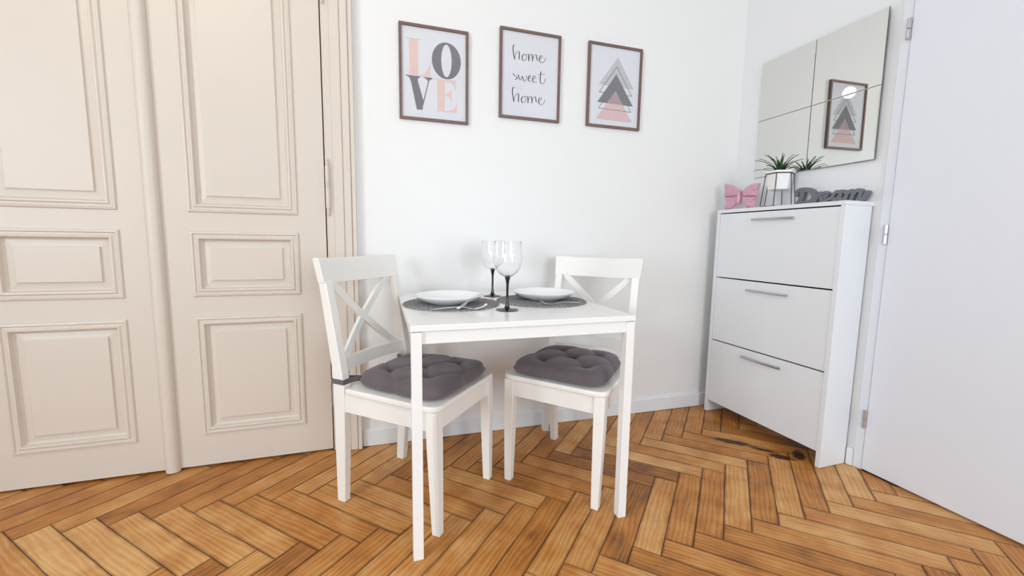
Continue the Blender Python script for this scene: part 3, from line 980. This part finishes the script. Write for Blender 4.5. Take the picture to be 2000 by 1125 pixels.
for i in range(34):
    a = i * 2.399 + rl.uniform(-0.2, 0.2)
    el = R(10 + 76 * (i / 33.0) ** 0.8)
    Lf = rl.uniform(0.095, 0.135) if i < 24 else rl.uniform(0.07, 0.105)
    if math.cos(a) > 0.3:
        Lf *= 0.62
    pts, pos, e_ = [], Vector((0.008 * math.cos(a), 0.008 * math.sin(a), 0.082)), el + R(20)
    nseg = 8
    for k in range(nseg + 1):
        pts.append(pos.copy())
        pos = pos + Vector((math.cos(a) * math.cos(e_), math.sin(a) * math.cos(e_), math.sin(e_))) * (Lf / nseg)
        e_ -= R(rl.uniform(5, 10))
    side = Vector((-math.sin(a), math.cos(a), 0))
    rg = []
    for k, p in enumerate(pts):
        s = k / nseg
        w = 0.0058 * (1 - s) ** 0.75 + 0.0006
        t_ = (pts[min(k + 1, nseg)] - pts[max(k - 1, 0)]).normalized()
        nn = side.cross(t_)
        rg.append([p + side * w + nn * 0.0016, p - nn * 0.0006, p - side * w + nn * 0.0016, p + nn * 0.0008])
    G().loft(rg).obj('leaf', M_LEAF, pot, smooth=0)

# Dream lettering
dr = thing('word_sign', 'grey cut-out word sign reading Dream on the shoe cabinet', 'word sign', (2.25, -0.45, TOP))
fd = lambda u, v, d: (d, -u, max(0.0004, v))
byl = {}
for i, (nm, w, pts) in enumerate(DREAM):
    byl.setdefault(nm, []).append((i, w, pts))
for nm, lst in byl.items():
    g = G()
    for i, w, pts in lst:
        ribbon(g, pts, w * 1.02, -0.0001 * i, 0.020 + 0.0001 * i, fd, 6)
    o = g.obj('letter', M_GREYFOAM, dr)
    o['label'] = 'grey letter ' + nm

# ---------------------------------------------------------------- table
TYAW = R(-0.763)
tb = thing('dining_table', 'small square white dining table set for two against the wall', 'table', (0.3657, -0.8079, 0), TYAW)
TS, TH, TT = 0.75, 0.735, 0.019
G().box(0, TS, 0, TS, TH - TT, TH).obj('tabletop', M_WHITE, tb, bevel=0.0025)
LW = 0.031
for x0 in (0.002, TS - LW - 0.002):
    for y0 in (0.002, TS - LW - 0.002):
        G().box(x0, x0 + LW, y0, y0 + LW, 0, TH - TT - 0.002).obj('leg', M_WHITE, tb, bevel=0.0015)
AZ0, AZ1 = TH - TT - 0.039, TH - TT - 0.0005
for y0 in (0.010, TS - 0.028):
    G().box(LW + 0.002, TS - LW - 0.002, y0, y0 + 0.018, AZ0, AZ1).obj('apron', M_WHITE, tb, bevel=0.001)
for x0 in (0.010, TS - 0.028):
    G().box(x0, x0 + 0.018, LW + 0.002, TS - LW - 0.002, AZ0, AZ1).obj('apron', M_WHITE, tb, bevel=0.001)

# ---------------------------------------------------------------- chairs


def section(c, wx, wy):
    x, y, z = c
    return [(x - wx / 2, y - wy / 2, z), (x + wx / 2, y - wy / 2, z), (x + wx / 2, y + wy / 2, z), (x - wx / 2, y + wy / 2, z)]


def back_y(z):                             # rear posts: upright to the seat, then leaning back
    return 0.032 - 0.078 * max(0.0, (z - 0.45) / 0.45) ** 1.15


def make_chair(label, loc, yaw):
    t = thing('dining_chair', label, 'chair', loc, yaw - math.pi / 2, 'white cross-back chairs')
    for s in (-1, 1):
        rg = [section((s * 0.172, 0.012, 0), 0.028, 0.036), section((s * 0.180, 0.026, 0.25), 0.033, 0.046), section((s * 0.184, 0.032, 0.45), 0.034, 0.050)]
        for z in (0.52, 0.60, 0.70, 0.80, 0.826):
            rg.append(section((s * 0.184, back_y(z), z), 0.033, 0.046 - 0.012 * (z - 0.45) / 0.4))
        G().loft(rg).obj('rear_leg', M_CHAIR, t, bevel=0.003)
        rg = [section((s * 0.186, 0.438, 0), 0.028, 0.030), section((s * 0.188, 0.430, 0.30), 0.040, 0.040), section((s * 0.188, 0.426, 0.428), 0.042, 0.042)]
        G().loft(rg).obj('front_leg', M_CHAIR, t, bevel=0.003)
    # curved top rail
    g, rg = G(), []
    for k in range(17):
        s = -1 + k / 8
        bow = -0.034 * (1 - s * s)
        yy = lambda z: back_y(z) + bow
        th = 0.011 + 0.005 * s * s
        zt = 0.912 - 0.004 * (1 - s * s)
        zb = 0.822 - 0.006 * (1 - s * s)
        xt, xb = s * 0.210, s * 0.204
        rg.append([(xb, yy(zb) - th, zb), (xb, yy(zb) + th, zb), (xt, yy(zt) + th - 0.001, zt - 0.003), (xt, yy(zt) + th - 0.007, zt), (xt, yy(zt) - th + 0.007, zt), (xt, yy(zt) - th + 0.001, zt - 0.004)])
    g.loft(rg)
    g.obj('top_rail', M_CHAIR, t, smooth=35, bevel=0.002)
    g, rg = G(), []
    for k in range(13):
        s = -1 + k / 6
        bow = -0.026 * (1 - s * s)
        x = s * 0.170
        rg.append([(x, back_y(z) + bow + d, z) for z, d in ((0.498, -0.010), (0.498, 0.010), (0.542, 0.010), (0.542, -0.010))])
    g.loft(rg).obj('lower_rail', M_CHAIR, t, smooth=35)
    for s in (-1, 1):                      # the crossed slats
        rg = []
        for k in range(13):
            u = k / 12
            x = s * (0.158 - 0.304 * u)
            z = 0.824 - 0.290 * u
            bow = -0.030 * (1 - (x / 0.19) ** 2)
            y = back_y(z) + bow + 0.002 * s
            hw = 0.0135
            # across the slat: perpendicular to its run (-s*0.304, -0.290)
            px, pz = -0.290, s * 0.304
            ln = math.hypot(px, pz)
            px, pz = px / ln * hw, pz / ln * hw
            rg.append([(x - px, y - 0.007, z - pz), (x - px, y + 0.007, z - pz), (x + px, y + 0.007, z + pz), (x + px, y - 0.007, z + pz)])
        G().loft(rg).obj('cross_slat', M_CHAIR, t, smooth=35)
    # seat
    out = [(-0.164, 0.022), (0.164, 0.022), (0.164, 0.060), (0.203, 0.060)]
    r = 0.042
    cx, cy = 0.217 - r, 0.457 - r
    out += [(cx + r * math.cos(a), cy + r * math.sin(a)) for a in [math.pi / 2 * k / 8 for k in range(9)]]
    out += [(-x, y) for x, y in out[:3:-1]]
    out += [(-0.203, 0.060), (-0.164, 0.060)]
    G().prism(out, 0.428, 0.450, lambda u, v, w: (u, v, w)).obj('seat', M_CHAIR, t, bevel=0.007, seg=3)
    G().box(-0.167, 0.167, 0.418, 0.438, 0.360, 0.428).obj('apron', M_CHAIR, t)
    G().box(-0.167, 0.167, 0.020, 0.040, 0.365, 0.428).obj('apron', M_CHAIR, t)
    for s in (-1, 1):
        G().hexa([(s * 0.176, 0.053, 0.360), (s * 0.194, 0.053, 0.360), (s * 0.200, 0.407, 0.360), (s * 0.182, 0.407, 0.360), (s * 0.176, 0.053, 0.428), (s * 0.194, 0.053, 0.428), (s * 0.200, 0.407, 0.428), (s * 0.182, 0.407, 0.428)]).obj('apron', M_CHAIR, t)
    return t


def make_cushion(label, loc, yaw, seed, dy=0.0, ties=True):
    t = thing('seat_cushion', label, 'cushion', (loc[0], loc[1], 0.4505), yaw - math.pi / 2, 'grey tufted chair cushions')
    N_ = 56
    rr = random.Random(seed)
    tufts = [(0, 0), (-0.5, -0.48), (0.5, -0.48), (-0.5, 0.48), (0.5, 0.48)]
    notch = [(0, -1.02), (0, 1.02), (-1.02, 0), (1.02, 0)]
    top, bot = [], []

    def flat(u, v):
        k = math.sqrt(max(0.0, 1 - 0.22 * (u * v) ** 4))
        wx = 0.181 + 0.014 * v
        pinch = 1 - 0.03 * (math.exp(-(v / 0.12) ** 2) * abs(u) ** 6)
        pv = 1 - 0.03 * (math.exp(-(u / 0.12) ** 2) * abs(v) ** 6)
        return u * wx * k * pinch, 0.246 + dy + v * 0.184 * k * pv

    def hgt(u, v):
        e = (max(0.0, 1 - abs(u) ** 5.0) * max(0.0, 1 - abs(v) ** 5.0)) ** 0.40
        h = 0.031 + 0.032 * e
        for a, b in tufts:
            d = math.hypot(u - a, v - b)
            h -= 0.026 * math.exp(-(d / 0.12) ** 1.3) * min(1, e * 1.3)
        for (a, b), (c, d) in [(tufts[0], tufts[k]) for k in (1, 2, 3, 4)] + [(tufts[1], notch[0]), (tufts[2], notch[0]), (tufts[3], notch[1]), (tufts[4], notch[1]), (tufts[1], notch[2]), (tufts[3], notch[2]), (tufts[2], notch[3]), (tufts[4], notch[3])]:
            L2 = (c - a) ** 2 + (d - b) ** 2
            q = max(0, min(1, ((u - a) * (c - a) + (v - b) * (d - b)) / L2))
            dd = math.hypot(u - a - q * (c - a), v - b - q * (d - b))
            h -= 0.0065 * math.exp(-(dd / 0.05) ** 2) * e
        h += 0.0035 * math.sin(7 * u + seed) * math.sin(6.0 * v + 2 * seed) * e
        return h
    vs, fs = [], []
    for i in range(N_ + 1):
        for j in range(N_ + 1):
            u, v = math.sin(math.pi / 2 * (-1 + 2 * i / N_)), math.sin(math.pi / 2 * (-1 + 2 * j / N_))
            u, v = 0.5 * u + 0.5 * (-1 + 2 * i / N_), 0.5 * v + 0.5 * (-1 + 2 * j / N_)
            x, y = flat(u, v)
            vs.append((x, y, hgt(u, v)))
    off = len(vs)
    for i in range(N_ + 1):
        for j in range(N_ + 1):
            u, v = -1 + 2 * i / N_, -1 + 2 * j / N_
            su, sv = math.sin(math.pi / 2 * u), math.sin(math.pi / 2 * v)
            u, v = 0.5 * su + 0.5 * u, 0.5 * sv + 0.5 * v
            x, y = flat(u, v)
            e = max(0.0, 1 - abs(u) ** 10) * max(0.0, 1 - abs(v) ** 10)
            vs.append((x, y, 0.009 * (1 - e)))
    M_ = N_ + 1
    for i in range(N_):
        for j in range(N_):
            a = i * M_ + j
            fs.append((a, a + M_, a + M_ + 1, a + 1))
            fs.append((off + a, off + a + 1, off + a + M_ + 1, off + a + M_))
    edge = [i * M_ for i in range(M_)] + [N_ * M_ + j for j in range(1, M_)] + [i * M_ + N_ for i in range(N_ - 1, -1, -1)] + [j for j in range(N_ - 1, 0, -1)]
    mid = len(vs)
    for k in edge:                         # rounded side wall
        x, y, z = vs[k]
        q = Vector((x, y - 0.246 - dy))
        q = q * (1 + 0.007 / max(abs(q.x), abs(q.y)))
        vs.append((q.x, q.y + 0.246 + dy, 0.021))
    for k in range(len(edge)):
        k2 = (k + 1) % len(edge)
        a, b = edge[k], edge[k2]
        fs.append((a, mid + k, mid + k2, b))
        fs.append((mid + k, off + a, off + b, mid + k2))
    G().add(vs, fs).obj('pad', M_FABRIC, t, smooth=0)
    for a, b in tufts:
        x, y = flat(a, b)
        z = hgt(a, b)
        G().lathe([(0.001, z - 0.001), (0.005, z), (0.0055, z + 0.002), (0.003, z + 0.0035), (0.0005, z + 0.004)], 10, (x, y)).obj('tuft', M_FABRIC, t, smooth=60)
    for s in ((-1, 1) if ties else ()):    # fabric tie looped round each rear post
        cx, cy, z0, z1, th = s * 0.1845, 0.030, 0.012, 0.030, 0.0015
        hx_, hy_ = 0.0185, 0.0270
        pts = [(cx - s * hx_, cy + hy_), (cx + s * hx_, cy + hy_), (cx + s * hx_, cy - hy_), (cx - s * hx_, cy - hy_)]
        rg = []
        pth = [(cx - s * 0.052, cy + hy_ + 0.020)] + pts + [(cx - s * 0.052, cy + hy_ + 0.012)]
        for k, p in enumerate(pth):
            p = Vector(p)
            c = Vector((cx, cy))
            o_ = (p - c).normalized() * 0.002
            rg.append([(p.x, p.y, z0), (p.x, p.y, z1), (p.x + o_.x, p.y + o_.y, z1), (p.x + o_.x, p.y + o_.y, z0)])
        G().loft(rg).obj('tie', M_FABRIC, t)
    return t


C1, Y1 = (0.253, -0.275, 0), R(-41.7)
C2, Y2 = (1.238, -0.308, 0), R(-138.4)
make_chair('white cross-back wooden chair next to the cream door', C1, Y1)
make_chair('white cross-back wooden chair on the cabinet side of the table', C2, Y2)
make_cushion('dark grey tufted cushion on the chair next to the cream door', C1, Y1, 1.0, 0.010)
make_cushion('dark grey tufted cushion on the chair on the cabinet side', C2, Y2, 2.3, 0.010, False)

# ---------------------------------------------------------------- place settings
SIDE = ('nearer the cream door', 'nearer the shoe cabinet')
mats = [(0.556, -0.418), (0.931, -0.418)]
for i, (x, y) in enumerate(mats):
    RM, nr = 0.186, 20
    pr = [(0.0005, 0.0)]
    pr.append((RM, 0.0))
    for k in range(nr, 0, -1):
        r0 = RM * k / nr
        pr += [(r0, 0.0018), (r0 - RM / nr * 0.3, 0.0038), (r0 - RM / nr * 0.7, 0.0038)]
    pr.append((0.0005, 0.0030))
    o = G().lathe(pr, 72).obj('placemat', M_WEAVE, smooth=60)
    o.location = (x, y, TH + 0.0003)
    tag(o, 'round grey woven placemat under the plate ' + SIDE[i], 'placemat', 'round woven placemats')
ZM = TH + 0.0042
for i, (x, y) in enumerate([(0.543, -0.430), (0.947, -0.402)]):
    pr = [(0.0005, 0.002), (0.050, 0.002), (0.055, 0.0), (0.062, 0.0), (0.068, 0.003), (0.095, 0.011), (0.118, 0.024), (0.127, 0.0315), (0.1285, 0.0335), (0.127, 0.0350), (0.123, 0.0335), (0.112, 0.026), (0.092, 0.0155), (0.075, 0.0095), (0.060, 0.0075), (0.0005, 0.0068)]
    o = G().lathe(pr, 72).obj('dinner_plate', M_PORC, smooth=50)
    o.location = (x, y, ZM)
    tag(o, 'white round deep plate on the placemat ' + SIDE[i], 'plate', 'white plates on the table')
GL = 'wine glass with clear bowl and black stem '
for i, (x, y) in enumerate([(0.722, -0.605), (0.772, -0.235)]):
    t = thing('wine_glass', GL + ('at the front, between the placemats', 'at the back, partly behind the other glass')[i], 'wine glass', (x, y, TH + 0.0003), 0, 'black-stemmed wine glasses')
    G().lathe([(0.0005, 0), (0.041, 0), (0.0415, 0.0012), (0.038, 0.0026), (0.022, 0.0048), (0.0105, 0.008), (0.0005, 0.009)], 40).obj('foot', M_BLACKG, t, smooth=50)
    G().lathe([(0.0005, 0.0075), (0.0105, 0.0075), (0.0075, 0.016), (0.0048, 0.032), (0.0042, 0.060), (0.0046, 0.090), (0.0070, 0.108), (0.0100, 0.117), (0.0108, 0.1195), (0.0005, 0.1195)], 24).obj('stem', M_BLACKG, t, smooth=50)
    ou = [(0.0005, 0.1200), (0.012, 0.1205), (0.022, 0.1245), (0.034, 0.1345), (0.0435, 0.149), (0.0495, 0.168), (0.0515, 0.186), (0.0510, 0.205), (0.0490, 0.226), (0.0475, 0.244)]
    inn = [(r - 0.0007, z + (0.0002 if k > 3 else 0.0014)) for k, (r, z) in enumerate(ou)][:0:-1]
    G().lathe(ou + [(0.0470, 0.2452)] + inn[1:] + [(0.0005, 0.1250)], 48).obj('bowl', M_GLASS, t, smooth=50)


def strip(g, pts, wid, th):
    """flat bar along 3D points, each with its own width"""
    P_ = [Vector(p) for p in pts]
    rg = []
    for k, p in enumerate(P_):
        tt = (P_[min(k + 1, len(P_) - 1)] - P_[max(k - 1, 0)]).normalized()
        sd = Vector((0, 1, 0))
        n_ = tt.cross(sd).normalized()
        if n_.z < 0:
            n_ = -n_
        w = wid[k] / 2
        rg.append([p - sd * w - n_ * th / 2, p + sd * w - n_ * th / 2, p + sd * w + n_ * th / 2, p - sd * w + n_ * th / 2])
    g.loft(rg)


def fork(label, a, b):
    """tines at a, handle end at b, lying on the placemat"""
    a, b = Vector(a), Vector(b)
    t = thing('fork', label, 'fork', (a.x, a.y, ZM + 0.0003), math.atan2(b.y - a.y, b.x - a.x), 'forks on the table')
    L = (b - a).length
    g = G()
    strip(g, [(0.062, 0, 0.003), (0.085, 0, 0.0085), (0.110, 0, 0.0095), (L * 0.75, 0, 0.0065), (L - 0.01, 0, 0.0025), (L, 0, 0.0018)], [0.009, 0.0065, 0.0065, 0.011, 0.015, 0.010], 0.0022)
    g.obj('handle', M_CHROME, t, bevel=0.0006)
    g = G()
    strip(g, [(0.062, 0, 0.003), (0.055, 0, 0.0018), (0.045, 0, 0.0018), (0.038, 0, 0.0030)], [0.0095, 0.020, 0.024, 0.024], 0.0018)
    for k in range(4):
        y = -0.0098 + k * 0.00653
        g.loft([[(x, y - w, z), (x, y + w, z), (x, y + w, z + 0.0018), (x, y - w, z + 0.0018)] for x, z, w in ((0.039, 0.0022, 0.0020), (0.022, 0.0060, 0.0017), (0.008, 0.0120, 0.0013), (0.0, 0.0165, 0.0006))])
    g.obj('head', M_CHROME, t)
    return t


def knife(label, a, b, za=0.0, zb=0.0):
    """blade tip at a, handle end at b"""
    a, b = Vector(a), Vector(b)
    L = (b - a).length
    t = thing('knife', label, 'knife', (a.x, a.y, ZM + 0.0004 + za), math.atan2(b.y - a.y, b.x - a.x), 'knives on the table')
    sl = (zb - za) / L
    g = G()
    bl = L * 0.52
    out = [(0, 0.004), (0.010, -0.004), (0.035, -0.0095), (bl * 0.8, -0.0105), (bl, -0.006), (bl, 0.006), (0.02, 0.0095), (0.004, 0.0085)]
    g.prism(out, 0.0008, 0.0022, lambda u, v, w: (u, v, w + sl * u))
    g.obj('blade', M_CHROME, t)
    g = G()
    strip(g, [(bl - 0.002, 0, 0.002 + sl * bl), (bl + 0.02, 0, 0.0025 + sl * bl), (L - 0.02, 0, 0.003 + sl * L), (L, 0, 0.003 + sl * L)], [0.010, 0.012, 0.017, 0.013], 0.005)
    g.obj('handle', M_CHROME, t, bevel=0.0012)
    return t


fork('steel fork in front of the plate nearer the cream door', (0.652, -0.586), (0.455, -0.571))
knife('steel knife propped on the plate rim nearer the cream door', (0.668, -0.452), (0.545, -0.598), 0.036, 0.003)
fork('steel fork in front of the plate nearer the shoe cabinet', (0.868, -0.560), (1.046, -0.548))
knife('steel knife behind the plate nearer the shoe cabinet', (1.02, -0.255), (0.872, -0.262), 0.0, 0.0)

# ---------------------------------------------------------------- ceiling lamp (out of frame, seen as a glint in the picture glass)
m, nt, p, out = newmat('lamp_glow')
p.inputs['Base Color'].default_value = (0.9, 0.85, 0.8, 1)
p.inputs['Emission Color'].default_value = (1.0, 0.87, 0.75, 1)
p.inputs['Emission Strength'].default_value = LAMP_STRENGTH
lamp = thing('pendant_lamp', 'round glowing globe lamp hanging from the ceiling', 'lamp', LAMP)
rl_ = 0.062
G().lathe([(max(0.002, rl_ * math.sin(math.pi * k / 20)), -rl_ * math.cos(math.pi * k / 20)) for k in range(21)], 32).obj('globe', m, lamp, smooth=60)
G().lathe([(0.025, 0.056), (0.025, 0.12), (0.01, 0.13)], 20).obj('socket', M_CHROME, lamp, smooth=40)
G().tube([(0, 0, 0.125), (0, 0, CEIL_Z - LAMP[2] - 0.03)], 0.003).obj('cord', M_WHITE, lamp)
G().lathe([(0.05, CEIL_Z - LAMP[2] - 0.001), (0.05, CEIL_Z - LAMP[2] - 0.02), (0.01, CEIL_Z - LAMP[2] - 0.035)], 24).obj('ceiling_rose', M_WHITE, lamp, smooth=40)
